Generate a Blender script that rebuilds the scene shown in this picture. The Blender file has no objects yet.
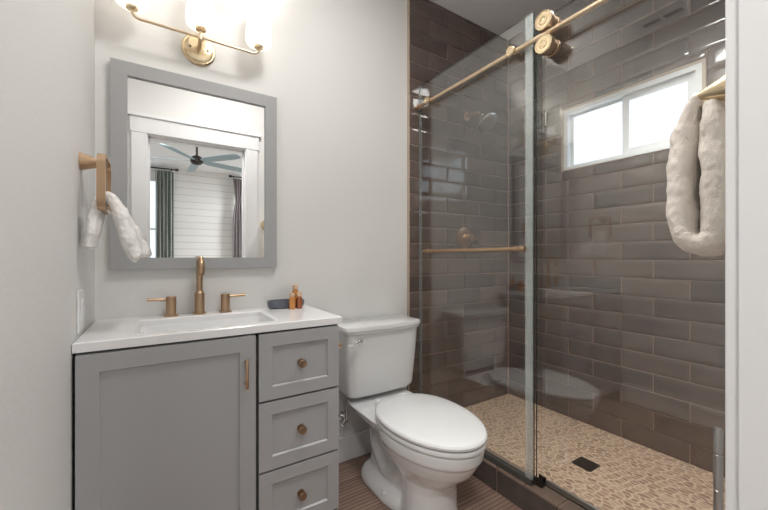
import bpy, bmesh, math, random
from mathutils import Vector, Matrix, noise
random.seed(7)
sc = bpy.context.scene
PI = math.pi
COL = sc.collection

# ------------------------------------------------------------------ camera, world, lights
YB = 1.72            # vanity wall
CZ = 2.72            # ceiling height
cam_d = bpy.data.cameras.new('camera'); cam = bpy.data.objects.new('camera', cam_d); COL.objects.link(cam)
cam.location = (0, 0, 1.10); cam.rotation_euler = (PI/2, 0, -math.radians(32.6))
cam_d.sensor_width = 36.0; cam_d.lens = 36.0*352/768; cam_d.clip_start = 0.02
cam_d.shift_y = 2/768
sc.camera = cam
vs = sc.view_settings
vs.view_transform = 'Standard'; vs.look = 'None'; vs.gamma = 1.0; vs.use_curve_mapping = False
vs.exposure = 0.42
w = bpy.data.worlds.new('world'); sc.world = w; w.use_nodes = True
bg = w.node_tree.nodes['Background']; bg.inputs[0].default_value = (0.80, 0.90, 1.0, 1); bg.inputs[1].default_value = 1.3

def area(name, loc, size, power, rot=(0, 0, 0), col=(1, 1, 1), shape='DISK', spread=PI):
    l = bpy.data.lights.new(name, 'AREA'); l.shape = shape; l.size = size; l.energy = power; l.color = col; l.spread = spread
    o = bpy.data.objects.new(name, l); COL.objects.link(o); o.location = loc; o.rotation_euler = rot
    return o
area('ceiling_fill_light', (0.52, 0.78, CZ-0.045), 0.40, 9.5, col=(1.0, 0.985, 0.955))  # added main fill for the bathroom, source out of view
area('bedroom_fill_light', (-0.25, -0.55, CZ-0.06), 0.40, 21, col=(1.0, 0.98, 0.95))  # added fill that spills in through the doorway
area('shower_fill_light', (1.60, 0.62, CZ-0.03), 0.16, 9, col=(1.0, 0.975, 0.95), spread=1.55)  # added to brighten the shower, narrow spread
area('bedroom_far_fill_light', (2.3, -2.9, CZ-0.06), 0.50, 52, col=(0.97, 0.98, 1.0))  # added bedroom fill, placed outside the mirror's view

# ------------------------------------------------------------------ materials
def newmat(name):
    m = bpy.data.materials.new(name); m.use_nodes = True
    nt = m.node_tree
    return m, nt, nt.nodes['Principled BSDF'], nt.nodes['Material Output']

def srgb(r, g, b):
    f = lambda c: (c/255/12.92) if c/255 <= 0.04045 else ((c/255+0.055)/1.055)**2.4
    return (f(r), f(g), f(b), 1)

def mat(name, col, rough=0.5, metal=0.0, bump=0.0, bscale=60.0, bdist=0.002, var=0.0, spec=0.5, coat=0.0):
    m, nt, p, out = newmat(name)
    p.inputs['Base Color'].default_value = col if len(col) == 4 else (*col, 1)
    p.inputs['Roughness'].default_value = rough; p.inputs['Metallic'].default_value = metal
    p.inputs['Specular IOR Level'].default_value = spec
    p.inputs['Coat Weight'].default_value = coat; p.inputs['Coat Roughness'].default_value = 0.05
    tc = nt.nodes.new('ShaderNodeTexCoord')
    n = nt.nodes.new('ShaderNodeTexNoise'); n.inputs['Scale'].default_value = bscale; n.inputs['Detail'].default_value = 3
    nt.links.new(tc.outputs['Object'], n.inputs['Vector'])
    if bump:
        b = nt.nodes.new('ShaderNodeBump'); b.inputs['Strength'].default_value = bump; b.inputs['Distance'].default_value = bdist
        nt.links.new(n.outputs['Fac'], b.inputs['Height']); nt.links.new(b.outputs['Normal'], p.inputs['Normal'])
    if var:
        mx = nt.nodes.new('ShaderNodeMix'); mx.data_type = 'RGBA'
        c = col if len(col) == 4 else (*col, 1)
        mx.inputs[6].default_value = tuple(x*(1-var) for x in c[:3])+(1,)
        mx.inputs[7].default_value = tuple(min(1, x*(1+var)) for x in c[:3])+(1,)
        nt.links.new(n.outputs['Fac'], mx.inputs[0]); nt.links.new(mx.outputs[2], p.inputs['Base Color'])
    return m

def emis(name, col, strength, base=(0.8, 0.8, 0.8, 1), rough=0.3):
    m, nt, p, out = newmat(name)
    p.inputs['Base Color'].default_value = base; p.inputs['Roughness'].default_value = rough
    p.inputs['Emission Color'].default_value = col; p.inputs['Emission Strength'].default_value = strength
    return m

def glass(name, tint=(0.96, 0.98, 0.97, 1), boost=1.6):
    m, nt, p, out = newmat(name)
    nt.nodes.remove(p)
    t = nt.nodes.new('ShaderNodeBsdfTransparent'); t.inputs[0].default_value = tint
    g = nt.nodes.new('ShaderNodeBsdfGlossy'); g.inputs['Roughness'].default_value = 0.0; g.inputs[0].default_value = (1, 1, 1, 1)
    fr = nt.nodes.new('ShaderNodeFresnel'); fr.inputs[0].default_value = 1.5
    # keep the index the same for both sides of the pane
    geo = nt.nodes.new('ShaderNodeNewGeometry')
    ml = nt.nodes.new('ShaderNodeMath'); ml.operation = 'MULTIPLY_ADD'
    ml.inputs[1].default_value = 1/1.5-1.5; ml.inputs[2].default_value = 1.5
    nt.links.new(geo.outputs['Backfacing'], ml.inputs[0])
    # inside-out faces use the reciprocal (the Fresnel node inverts it again)
    fr2 = nt.nodes.new('ShaderNodeMath'); fr2.operation = 'MULTIPLY'; fr2.inputs[1].default_value = boost
    nt.links.new(ml.outputs[0], fr.inputs[0])
    nt.links.new(fr.outputs[0], fr2.inputs[0])
    cl = nt.nodes.new('ShaderNodeClamp'); nt.links.new(fr2.outputs[0], cl.inputs[0])
    mx = nt.nodes.new('ShaderNodeMixShader')
    nt.links.new(cl.outputs[0], mx.inputs[0]); nt.links.new(t.outputs[0], mx.inputs[1]); nt.links.new(g.outputs[0], mx.inputs[2])
    nt.links.new(mx.outputs[0], out.inputs[0])
    return m

def milky(name, col, fac):
    m, nt, p, out = newmat(name)
    p.inputs['Base Color'].default_value = col; p.inputs['Roughness'].default_value = 0.15
    t = nt.nodes.new('ShaderNodeBsdfTransparent'); mx = nt.nodes.new('ShaderNodeMixShader'); mx.inputs[0].default_value = fac
    nt.links.new(t.outputs[0], mx.inputs[1]); nt.links.new(p.outputs[0], mx.inputs[2]); nt.links.new(mx.outputs[0], out.inputs[0])
    return m

def tile_mat(name, axis, u0, z0):
    m, nt, p, out = newmat(name)
    N = nt.nodes.new; L = nt.links.new
    tc = N('ShaderNodeTexCoord'); sp = N('ShaderNodeSeparateXYZ'); L(tc.outputs['Object'], sp.inputs[0])
    cb = N('ShaderNodeCombineXYZ')
    a1 = N('ShaderNodeMath'); a1.operation = 'SUBTRACT'; a1.inputs[1].default_value = u0; L(sp.outputs[axis], a1.inputs[0])
    a2 = N('ShaderNodeMath'); a2.operation = 'SUBTRACT'; a2.inputs[1].default_value = z0
    L(sp.outputs['Z'], a2.inputs[0])
    L(a1.outputs[0], cb.inputs[0]); L(a2.outputs[0], cb.inputs[1])
    br = N('ShaderNodeTexBrick'); L(cb.outputs[0], br.inputs['Vector'])
    br.inputs['Scale'].default_value = 1; br.inputs['Brick Width'].default_value = 0.305; br.inputs['Row Height'].default_value = 0.1003
    br.inputs['Mortar Size'].default_value = 0.0022; br.inputs['Mortar Smooth'].default_value = 0.3; br.inputs['Bias'].default_value = 0
    br.inputs['Color1'].default_value = (0, 0, 0, 1); br.inputs['Color2'].default_value = (1, 1, 1, 1); br.inputs['Mortar'].default_value = (0.5, 0.5, 0.5, 1)
    # glaze colour: per tile and cloudy inside each tile
    nz = N('ShaderNodeTexNoise'); nz.noise_dimensions = '4D'; nz.inputs['Scale'].default_value = 9; nz.inputs['Detail'].default_value = 2
    wv = N('ShaderNodeMath'); wv.operation = 'MULTIPLY'; wv.inputs[1].default_value = 37.0; L(br.outputs['Color'], wv.inputs[0])
    L(tc.outputs['Object'], nz.inputs['Vector']); L(wv.outputs[0], nz.inputs['W'])
    mixf = N('ShaderNodeMath'); mixf.operation = 'MULTIPLY_ADD'; mixf.inputs[1].default_value = 0.45; 
    sc2 = N('ShaderNodeMath'); sc2.operation = 'MULTIPLY'; sc2.inputs[1].default_value = 0.55; L(nz.outputs['Fac'], sc2.inputs[0])
    L(br.outputs['Color'], mixf.inputs[0]); L(sc2.outputs[0], mixf.inputs[2])
    rp = N('ShaderNodeValToRGB'); L(mixf.outputs[0], rp.inputs[0])
    rp.color_ramp.elements[0].position = 0.15; rp.color_ramp.elements[0].color = srgb(73, 61, 57)
    rp.color_ramp.elements[1].position = 0.85; rp.color_ramp.elements[1].color = srgb(118, 102, 95)
    L(rp.outputs[0], p.inputs['Base Color']); p.inputs['Roughness'].default_value = 0.09; p.inputs['Specular IOR Level'].default_value = 0.95
    return m

def pebble_mat():
    m, nt, p, out = newmat('pebbles')
    N = nt.nodes.new; L = nt.links.new
    tc = N('ShaderNodeTexCoord'); mp = N('ShaderNodeMapping'); mp.inputs['Scale'].default_value = (44, 26, 1); mp.inputs['Rotation'].default_value = (0, 0, 0.15)
    L(tc.outputs['Object'], mp.inputs[0])
    v = N('ShaderNodeTexVoronoi'); v.voronoi_dimensions = '2D'; v.feature = 'DISTANCE_TO_EDGE'; v.inputs['Scale'].default_value = 1; v.inputs['Randomness'].default_value = 0.85
    v2 = N('ShaderNodeTexVoronoi'); v2.voronoi_dimensions = '2D'; v2.inputs['Scale'].default_value = 1; v2.inputs['Randomness'].default_value = 0.85
    L(mp.outputs[0], v.inputs['Vector']); L(mp.outputs[0], v2.inputs['Vector'])
    mr = N('ShaderNodeMapRange'); mr.interpolation_type = 'SMOOTHSTEP'; mr.inputs[1].default_value = 0.05; mr.inputs[2].default_value = 0.20; L(v.outputs['Distance'], mr.inputs[0])
    sx = N('ShaderNodeSeparateColor'); L(v2.outputs['Color'], sx.inputs[0])
    rp = N('ShaderNodeValToRGB'); L(sx.outputs[0], rp.inputs[0])
    e = rp.color_ramp.elements; e[0].color = srgb(132, 104, 88); e[1].color = srgb(180, 152, 130)
    x = e.new(0.5); x.color = srgb(156, 128, 108)
    mx = N('ShaderNodeMix'); mx.data_type = 'RGBA'; L(mr.outputs[0], mx.inputs[0]); mx.inputs[6].default_value = srgb(200, 174, 150); L(rp.outputs[0], mx.inputs[7])
    L(mx.outputs[2], p.inputs['Base Color']); p.inputs['Roughness'].default_value = 0.55
    b = N('ShaderNodeBump'); b.inputs['Strength'].default_value = 0.6; b.inputs['Distance'].default_value = 0.006
    L(mr.outputs[0], b.inputs['Height']); L(b.outputs['Normal'], p.inputs['Normal'])
    return m

def floor_mat():
    m, nt, p, out = newmat('striped_wood_floor')
    N = nt.nodes.new; L = nt.links.new
    tc = N('ShaderNodeTexCoord'); sp = N('ShaderNodeSeparateXYZ'); L(tc.outputs['Object'], sp.inputs[0])
    cb = N('ShaderNodeCombineXYZ'); L(sp.outputs[0], cb.inputs[0]); L(sp.outputs[1], cb.inputs[1])
    br = N('ShaderNodeTexBrick'); L(cb.outputs[0], br.inputs['Vector'])
    br.inputs['Scale'].default_value = 1; br.inputs['Brick Width'].default_value = 0.9; br.inputs['Row Height'].default_value = 0.0205
    br.inputs['Mortar Size'].default_value = 0.0045; br.inputs['Mortar Smooth'].default_value = 1.0
    br.inputs['Color1'].default_value = srgb(146, 120, 107); br.inputs['Color2'].default_value = srgb(168, 142, 128); br.inputs['Mortar'].default_value = srgb(110, 86, 76)
    mp = N('ShaderNodeMapping'); mp.inputs['Scale'].default_value = (4, 120, 1); L(tc.outputs['Object'], mp.inputs[0])
    n = N('ShaderNodeTexNoise'); n.inputs['Scale'].default_value = 1; n.inputs['Detail'].default_value = 4; L(mp.outputs[0], n.inputs['Vector'])
    mx = N('ShaderNodeMix'); mx.data_type = 'RGBA'; mx.blend_type = 'MULTIPLY'; mx.inputs[0].default_value = 0.5
    L(br.outputs['Color'], mx.inputs[6]); 
    rp = N('ShaderNodeValToRGB'); L(n.outputs['Fac'], rp.inputs[0]); rp.color_ramp.elements[0].position = 0.3; rp.color_ramp.elements[0].color = (0.55, 0.5, 0.48, 1); rp.color_ramp.elements[1].position = 0.7
    L(rp.outputs[0], mx.inputs[7]); L(mx.outputs[2], p.inputs['Base Color']); p.inputs['Roughness'].default_value = 0.45
    b = N('ShaderNodeBump'); b.inputs['Strength'].default_value = 0.3; b.inputs['Distance'].default_value = 0.003; b.invert = True
    L(br.outputs['Fac'], b.inputs['Height']); L(b.outputs['Normal'], p.inputs['Normal'])
    return m

def shiplap_mat():
    m, nt, p, out = newmat('white_shiplap')
    N = nt.nodes.new; L = nt.links.new
    tc = N('ShaderNodeTexCoord'); sp = N('ShaderNodeSeparateXYZ'); L(tc.outputs['Object'], sp.inputs[0])
    cb = N('ShaderNodeCombineXYZ'); L(sp.outputs[0], cb.inputs[0]); L(sp.outputs[2], cb.inputs[1])
    br = N('ShaderNodeTexBrick'); L(cb.outputs[0], br.inputs['Vector'])
    br.inputs['Scale'].default_value = 1; br.inputs['Brick Width'].default_value = 40; br.inputs['Row Height'].default_value = 0.125; br.inputs['Mortar Size'].default_value = 0.006
    br.inputs['Color1'].default_value = (0.84, 0.84, 0.82, 1); br.inputs['Color2'].default_value = (0.80, 0.80, 0.78, 1); br.inputs['Mortar'].default_value = (0.60, 0.60, 0.59, 1)
    L(br.outputs['Color'], p.inputs['Base Color']); p.inputs['Roughness'].default_value = 0.5
    return m

def frost_mat():
    m, nt, p, out = newmat('frosted_daylight_pane')
    N = nt.nodes.new; L = nt.links.new
    tc = N('ShaderNodeTexCoord'); n = N('ShaderNodeTexNoise'); n.inputs['Scale'].default_value = 150; n.inputs['Detail'].default_value = 2
    L(tc.outputs['Object'], n.inputs['Vector'])
    rp = N('ShaderNodeValToRGB'); L(n.outputs['Fac'], rp.inputs[0]); rp.color_ramp.elements[0].position = 0.3; rp.color_ramp.elements[1].position = 0.7
    rp.color_ramp.elements[0].color = srgb(196, 214, 234); rp.color_ramp.elements[1].color = srgb(222, 236, 250)
    L(rp.outputs[0], p.inputs['Emission Color']); p.inputs['Emission Strength'].default_value = 1.3
    p.inputs['Base Color'].default_value = (0.1, 0.1, 0.1, 1); p.inputs['Roughness'].default_value = 0.3
    return m

M = {}
M['paint'] = mat('wall_paint', (0.785, 0.776, 0.759), 0.6, bump=0.10, bscale=85, bdist=0.003)
M['paint_left'] = mat('wall_paint_orange_peel', (0.785, 0.776, 0.759), 0.55, bump=0.22, bscale=75, bdist=0.003)
M['ceil'] = mat('ceiling_paint', (0.90, 0.90, 0.91), 0.8, bump=0.1)
M['trim'] = mat('white_trim_paint', (0.82, 0.82, 0.83), 0.35, bump=0.03)
M['tile_y'] = tile_mat('glazed_tile_head_wall', 'X', 1.587-0.305*5, 0.082)
M['tile_x'] = tile_mat('glazed_tile_window_wall', 'Y', -0.115, 0.082)
M['pebble'] = pebble_mat()
M['floor'] = floor_mat()
M['shiplap'] = shiplap_mat()
M['frost'] = frost_mat()
M['curb_tile'] = mat('curb_tile', srgb(92, 84, 80), 0.25, bump=0.2, bscale=25, bdist=0.004, var=0.25)
M['curb_cap'] = mat('curb_cap_tile', srgb(128, 110, 98), 0.3, bump=0.2, bscale=25, bdist=0.003, var=0.25)
M['grout'] = mat('grout', srgb(176, 146, 131), 0.8, bump=0.1)
M['edge_trim'] = mat('tan_edge_trim', srgb(190, 172, 155), 0.4, bump=0.05)
M['vanity'] = mat('grey_cabinet_paint', srgb(168, 168, 169), 0.38, bump=0.03, bscale=150)
M['vanity_dark'] = mat('cabinet_gap', srgb(88, 87, 86), 0.6, bump=0.02)
M['frame'] = mat('grey_mirror_frame', srgb(170, 170, 171), 0.42, bump=0.05, bscale=120)
M['quartz'] = mat('white_quartz', (0.86, 0.86, 0.865), 0.12, var=0.02, bscale=20)
M['ceramic'] = mat('white_ceramic', (0.84, 0.845, 0.85), 0.10, bump=0.0, coat=0.3)
M['plastic'] = mat('white_plastic', (0.82, 0.825, 0.83), 0.18)
M['brass'] = mat('brushed_bronze', (0.53, 0.365, 0.235), 0.28, 1.0, bump=0.04, bscale=300)
M['gold'] = mat('polished_champagne_brass', (0.72, 0.585, 0.39), 0.24, 1.0, bump=0.02, bscale=300)
M['rail'] = mat('champagne_rail', (0.72, 0.57, 0.40), 0.3, 1.0, bump=0.02, bscale=300)
M['dark_bronze'] = mat('aged_bronze', (0.36, 0.25, 0.17), 0.35, 1.0, bump=0.1, bscale=200)
M['chrome'] = mat('chrome', (0.86, 0.86, 0.86), 0.12, 1.0, bump=0.01)
M['satin'] = mat('satin_nickel', (0.55, 0.54, 0.53), 0.33, 1.0, bump=0.02)
M['dark_metal'] = mat('dark_metal', srgb(62, 58, 54), 0.4, 0.6, bump=0.05)
M['track'] = mat('clear_channel', srgb(96, 94, 90), 0.25, 0.3, bump=0.02)
M['glass'] = glass('shower_glass', boost=1.6)
M['glass_edge'] = mat('green_glass_edge', srgb(38, 50, 47), 0.1, 0.0, bump=0.01)
M['mirror'] = mat('mirror_silver', (0.93, 0.935, 0.935), 0.0, 1.0)
M['shade'] = emis('lit_opal_shade', (1.0, 0.93, 0.82, 1), 0.80, (0.75, 0.73, 0.70, 1))
M['terry'] = mat('white_terry', (0.90, 0.88, 0.86), 0.95, bump=0.5, bscale=600, bdist=0.003, var=0.06, spec=0.1)
M['terry_cream'] = mat('cream_terry', (0.92, 0.855, 0.78), 0.95, bump=0.5, bscale=500, bdist=0.003, var=0.08, spec=0.1)
M['soap_dish'] = mat('slate_soap_dish', srgb(96, 100, 110), 0.35, bump=0.3, bscale=80, bdist=0.003, var=0.2)
M['amber'] = mat('amber_liquid', srgb(206, 138, 70), 0.15, coat=0.4, var=0.08, bscale=40)
M['amber2'] = mat('brown_liquid', srgb(150, 84, 44), 0.15, coat=0.4, var=0.08, bscale=40)
M['cap'] = mat('tan_cap', srgb(214, 180, 148), 0.4, bump=0.02)
M['vinyl'] = glass('clear_vinyl_seal', (0.80, 0.82, 0.82, 1))
M['seal'] = milky('milky_vinyl_seal', srgb(222, 230, 228), 0.24)
M['curtain'] = mat('grey_green_curtain', srgb(156, 162, 158), 0.9, bump=0.2, bscale=300, var=0.1)
M['curtain2'] = mat('taupe_curtain', srgb(156, 148, 150), 0.9, bump=0.2, bscale=300, var=0.1)
M['blade'] = mat('grey_blue_blade', srgb(150, 172, 180), 0.4, bump=0.05)
M['carpet'] = mat('beige_carpet', srgb(190, 180, 168), 0.95, bump=0.4, bscale=300, var=0.1)
M['win_pane'] = emis('daylit_pane', (0.75, 0.90, 1.0, 1), 1.0, (0.1, 0.1, 0.1, 1))
M['hose'] = mat('braided_hose', (0.6, 0.6, 0.6), 0.35, 0.9, bump=0.5, bscale=600)
M['opal'] = emis('fill_light_diffuser', (1.0, 0.96, 0.9, 1), 1.5)  # glowing face of the added fill lights
M['black'] = mat('black_void', srgb(40, 38, 36), 0.8, bump=0.02)

# ------------------------------------------------------------------ geometry helpers
def box(bm, x0, x1, y0, y1, z0, z1, bev=0.0, seg=2, mi=0):
    r = bmesh.ops.create_cube(bm, size=1.0)
    for v in r['verts']:
        v.co = Vector(((x0+x1)/2+v.co.x*(x1-x0), (y0+y1)/2+v.co.y*(y1-y0), (z0+z1)/2+v.co.z*(z1-z0)))
    fs = set(f for v in r['verts'] for f in v.link_faces)
    for f in fs: f.material_index = mi
    if bev:
        es = list({e for v in r['verts'] for e in v.link_edges})
        bmesh.ops.bevel(bm, geom=es, offset=bev, segments=seg, affect='EDGES', profile=0.5, clamp_overlap=True)

def loft(bm, rings, cap=True, closed=True):
    vr = [[bm.verts.new(Vector(p)) for p in r] for r in rings]
    n = len(vr[0])
    for a, b in zip(vr[:-1], vr[1:]):
        for i in range(n if closed else n-1):
            j = (i+1) % n
            bm.faces.new((a[i], a[j], b[j], b[i]))
    if cap:
        bm.faces.new(list(reversed(vr[0]))); bm.faces.new(vr[-1])

def frame_of(d):
    d = d.normalized(); up = Vector((0, 0, 1)) if abs(d.z) < 0.95 else Vector((1, 0, 0))
    s = d.cross(up).normalized(); return s, s.cross(d).normalized()

def lathe(bm, base, axis, prof, n=32):
    """prof: (distance along the axis, radius)"""
    base = Vector(base); axis = Vector(axis).normalized(); s, t = frame_of(axis)
    rings = []
    for h, r in prof:
        r = max(r, 1e-4)
        rings.append([base+axis*h+s*(r*math.cos(2*PI*i/n))+t*(r*math.sin(2*PI*i/n)) for i in range(n)])
    loft(bm, rings)

def cyl(bm, p0, p1, r, r2=None, n=24):
    p0 = Vector(p0); p1 = Vector(p1)
    lathe(bm, p0, p1-p0, [(0, r), ((p1-p0).length, r if r2 is None else r2)], n)

def tube(bm, pts, r, n=14, sub=6):
    P = [Vector(p) for p in pts]
    if sub > 1 and len(P) > 2:
        Q = []
        for i in range(len(P)-1):
            a = P[max(i-1, 0)]; b = P[i]; c = P[i+1]; d = P[min(i+2, len(P)-1)]
            for k in range(sub):
                t = k/sub
                Q.append(0.5*((2*b)+(c-a)*t+(2*a-5*b+4*c-d)*t*t+(3*b-a-3*c+d)*t**3))
        Q.append(P[-1]); P = Q
    rings = []; s = None
    for i, p in enumerate(P):
        d = (P[min(i+1, len(P)-1)]-P[max(i-1, 0)]).normalized()
        if s is None: s, _ = frame_of(d)
        s = (s-d*s.dot(d)).normalized(); t = d.cross(s)
        rr = r(i/(len(P)-1)) if callable(r) else r
        rings.append([p+s*(rr*math.cos(2*PI*k/n))+t*(rr*math.sin(2*PI*k/n)) for k in range(n)])
    loft(bm, rings)

def mk(name, fn, m, parent=None, smooth=True, angle=35, mods=None):
    bm = bmesh.new(); fn(bm)
    bmesh.ops.recalc_face_normals(bm, faces=bm.faces[:])
    me = bpy.data.meshes.new(name); bm.to_mesh(me); bm.free()
    for x in (m if isinstance(m, (list, tuple)) else [m]): me.materials.append(x)
    o = bpy.data.objects.new(name, me); COL.objects.link(o)
    if smooth:
        me.polygons.foreach_set('use_smooth', [True]*len(me.polygons))
        try: me.set_sharp_from_angle(angle=math.radians(angle))
        except Exception: pass
    if parent is not None:
        o.parent = parent
        o.matrix_parent_inverse = Matrix.Translation(parent.location).inverted()
    if mods: mods(o)
    return o

def thing(name, label, cat, loc, group=None):
    o = bpy.data.objects.new(name, None); o.empty_display_size = 0.05; COL.objects.link(o); o.location = loc
    return tag(o, label, cat, group)

def tag(o, label, cat, group=None):
    o['label'] = label; o['category'] = cat
    if group: o['group'] = group
    return o

def struct(name, fn, m, parent=None, smooth=False):
    o = mk(name, fn, m, parent, smooth=smooth)
    if parent is None: o['kind'] = 'structure'
    return o

def bx(*a, **k): return lambda bm: box(bm, *a, **k)

def tiles(bm, conv, u0, u1, v0, v1, uo, vo, hole=None, seed=0, t=0.0065, wid=0.305, hgt=0.1003, g=0.0016):
    rnd = random.Random(seed)
    def one(a, b, c, d, sd, tu, tv, uc, vc):
        if b-a < 0.006 or d-c < 0.006: return
        def cuts(p, q, step):
            w = q-p; k = max(1, int(round((w-0.010)/step)))
            return [p, p+0.0012, p+0.004]+[p+0.005+(w-0.010)*i/k for i in range(1, k)]+[q-0.004, q-0.0012, q]
        U = cuts(a, b, 0.024); V = cuts(c, d, 0.018); grid = []
        for v in V:
            row = []
            for u in U:
                e = min(u-a, b-u, d-v, v-c)
                drop = 0.0018*max(0, 1-e/0.004)**2
                h = t+tu*(u-uc)+tv*(v-vc)-drop+0.0011*noise.noise(Vector((u*9+sd, v*13, sd*0.37)))
                row.append(bm.verts.new(conv(u, v, h)))
            grid.append(row)
        for i in range(len(V)-1):
            for j in range(len(U)-1):
                bm.faces.new((grid[i][j], grid[i][j+1], grid[i+1][j+1], grid[i+1][j]))
        edge = [(grid[0][j]) for j in range(len(U))]+[grid[i][-1] for i in range(1, len(V))]+[grid[-1][j] for j in range(len(U)-2, -1, -1)]+[grid[i][0] for i in range(len(V)-2, 0, -1)]
        uv = [(U[j], V[0]) for j in range(len(U))]+[(U[-1], V[i]) for i in range(1, len(V))]+[(U[j], V[-1]) for j in range(len(U)-2, -1, -1)]+[(U[0], V[i]) for i in range(len(V)-2, 0, -1)]
        low = [bm.verts.new(conv(x, y, 0.0015)) for x, y in uv]
        for k in range(len(edge)):
            j = (k+1) % len(edge); bm.faces.new((edge[j], edge[k], low[k], low[j]))
    r0 = int(math.floor((v0-vo)/hgt)); r1 = int(math.ceil((v1-vo)/hgt))
    for r in range(r0, r1):
        off = 0.0 if r % 2 else wid/2
        c, d = max(v0, vo+r*hgt), min(v1, vo+(r+1)*hgt)
        k0 = int(math.floor((u0-uo-off)/wid)); k1 = int(math.ceil((u1-uo-off)/wid))
        for k in range(k0, k1):
            a, b = max(u0, uo+off+k*wid), min(u1, uo+off+(k+1)*wid)
            if b <= a or d <= c: continue
            sd = rnd.uniform(0, 90); tu = rnd.gauss(0, 0.0035); tv = rnd.gauss(0, 0.012)
            args = (sd, tu, tv, (a+b)/2, (c+d)/2)
            parts = [(a, b, c, d)]
            if hole:
                h0, h1, g0, g1 = hole
                if a < h1 and b > h0 and c < g1 and d > g0:
                    parts = []
                    m0, m1 = max(a, h0), min(b, h1)
                    if a < h0: parts.append((a, h0, c, d))
                    if b > h1: parts.append((h1, b, c, d))
                    if c < g0: parts.append((m0, m1, c, g0))
                    if d > g1: parts.append((m0, m1, g1, d))
            for q in parts: one(q[0]+g, q[1]-g, q[2]+g, q[3]-g, *args)
    for f in bm.faces: f.material_index = 1

# ------------------------------------------------------------------ bathroom shell
DX0, DX1, DZ = -0.07, 0.64, 2.045    # doorway
WX = 2.20                            # window wall
WF = 0.135                           # bathroom face of the doorway wall
struct('floor', bx(-0.33, 1.42, 0.02, YB+0.12, -0.10, 0.0), M['floor'])
struct('ceiling', bx(-0.33, WX+0.14, 0.02, YB+0.12, CZ, CZ+0.1), M['ceil'])
struct('wall_left', bx(-0.325, -0.205, 0.02, YB+0.12, 0, CZ), M['paint_left'])
struct('wall_back', bx(-0.205, WX+0.12, YB, YB+0.12, 0, CZ), M['paint'])
def door_wall(bm):
    box(bm, -0.205, DX0-0.018, 0.02, WF, 0, CZ)
    box(bm, DX1+0.018, WX, 0.02, WF, 0, CZ)
    box(bm, DX0-0.018, DX1+0.018, 0.02, WF, DZ+0.018, CZ)
struct('wall_front', door_wall, M['paint'])
# window wall with the opening for the small slider
wy0, wy1, wz0, wz1 = 0.60, 1.285, 1.655, 2.035
def window_wall(bm):
    box(bm, WX, WX+0.12, 0.02, wy0, 0, CZ); box(bm, WX, WX+0.12, wy1, YB, 0, CZ)
    box(bm, WX, WX+0.12, wy0, wy1, 0, wz0); box(bm, WX, WX+0.12, wy0, wy1, wz1, CZ)
struct('wall_right', window_wall, M['grout'])
struct('trim_7', lambda bm: tiles(bm, lambda u, v, h: (WX-h+0.003, u, v), WF+0.009, YB-0.009, 0.082, CZ-0.001, -0.115, 0.082, (wy0-0.015, wy1+0.015, wz0-0.005, wz1+0.015), 11), [M['grout'], M['tile_x']], smooth=True)
def head_tiles(bm):
    tiles(bm, lambda u, v, h: (u, YB-0.004-h+0.003, v), 1.2765, WX-0.007, 0.0, CZ-0.001, 1.587-0.305*5, 0.082, None, 23)
    box(bm, 1.2755, WX, YB-0.004, YB, 0.0, CZ, mi=0)
struct('trim_1', head_tiles, [M['grout'], M['tile_y']], smooth=True)
struct('trim_2', bx(1.266, 1.2755, YB-0.012, YB, 0.0, CZ), M['edge_trim'])
def end_tile(bm): box(bm, 1.335, WX, WF, WF+0.008, 0.0, CZ)
struct('trim_3', end_tile, M['tile_y'])
struct('baseboard_back', bx(0.625, 1.265, YB-0.014, YB, 0, 0.135, bev=0.004), M['trim'])
struct('baseboard_left', bx(-0.205, -0.191, 0.22, 1.29, 0, 0.135, bev=0.004), M['trim'])
# door casing, head and jambs (bathroom side) around the doorway the picture is taken from
def casing(bm):
    for a, b in ((DX1+0.006, DX1+0.105), (DX0-0.105, DX0-0.006)):
        box(bm, a, b, WF, WF+0.018, 0, DZ+0.006, bev=0.002)
    box(bm, DX0-0.115, DX1+0.115, WF, WF+0.022, DZ+0.006, DZ+0.125, bev=0.002)
    box(bm, DX0-0.128, DX1+0.130, WF, WF+0.036, DZ+0.125, DZ+0.150, bev=0.003)
struct('trim_4', casing, M['trim'])
def jambs(bm):
    box(bm, DX1, DX1+0.018, 0.0, WF+0.003, 0, DZ); box(bm, DX0-0.018, DX0, 0.0, WF+0.003, 0, DZ)
    box(bm, DX0-0.018, DX1+0.018, 0.0, WF+0.003, DZ, DZ+0.018)
    box(bm, DX1-0.012, DX1, 0.055, 0.09, 0, DZ); box(bm, DX0, DX0+0.012, 0.055, 0.09, 0, DZ); box(bm, DX0, DX1, 0.055, 0.09, DZ-0.012, DZ)
struct('trim_5', jambs, M['trim'])

# shower pan and curb
struct('floor_shower', bx(1.42, WX, WF+0.008, YB-0.010, -0.10, 0.082), M['pebble'])
cw0, cw1 = 1.335, 1.435
def curb_core(bm): box(bm, cw0+0.004, cw1-0.004, WF+0.008, YB-0.010, 0, 0.106)
cc = struct('trim_6', curb_core, M['grout'])
def curb_tiles(bm):
    y = YB-0.012
    while y > WF+0.05:
        y1 = max(y-0.298, WF+0.010)
        box(bm, cw0-0.004, cw0+0.005, y1+0.002, y-0.002, 0.001, 0.104, bev=0.002)
        y = y1-0.004
struct('curb_front_tiles', curb_tiles, M['curb_tile'], cc)
def curb_cap(bm):
    y = YB-0.012
    while y > WF+0.03:
        y1 = max(y-0.148, WF+0.010)
        box(bm, cw0-0.004, cw1, y1+0.002, y-0.002, 0.104, 0.112, bev=0.002)
        y = y1-0.003
struct('curb_top_tiles', curb_cap, M['curb_cap'], cc)
def curb_back(bm): box(bm, cw1-0.004, cw1, WF+0.01, YB-0.012, 0.078, 0.104)
struct('curb_inner_tiles', curb_back, M['curb_tile'], cc)

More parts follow.
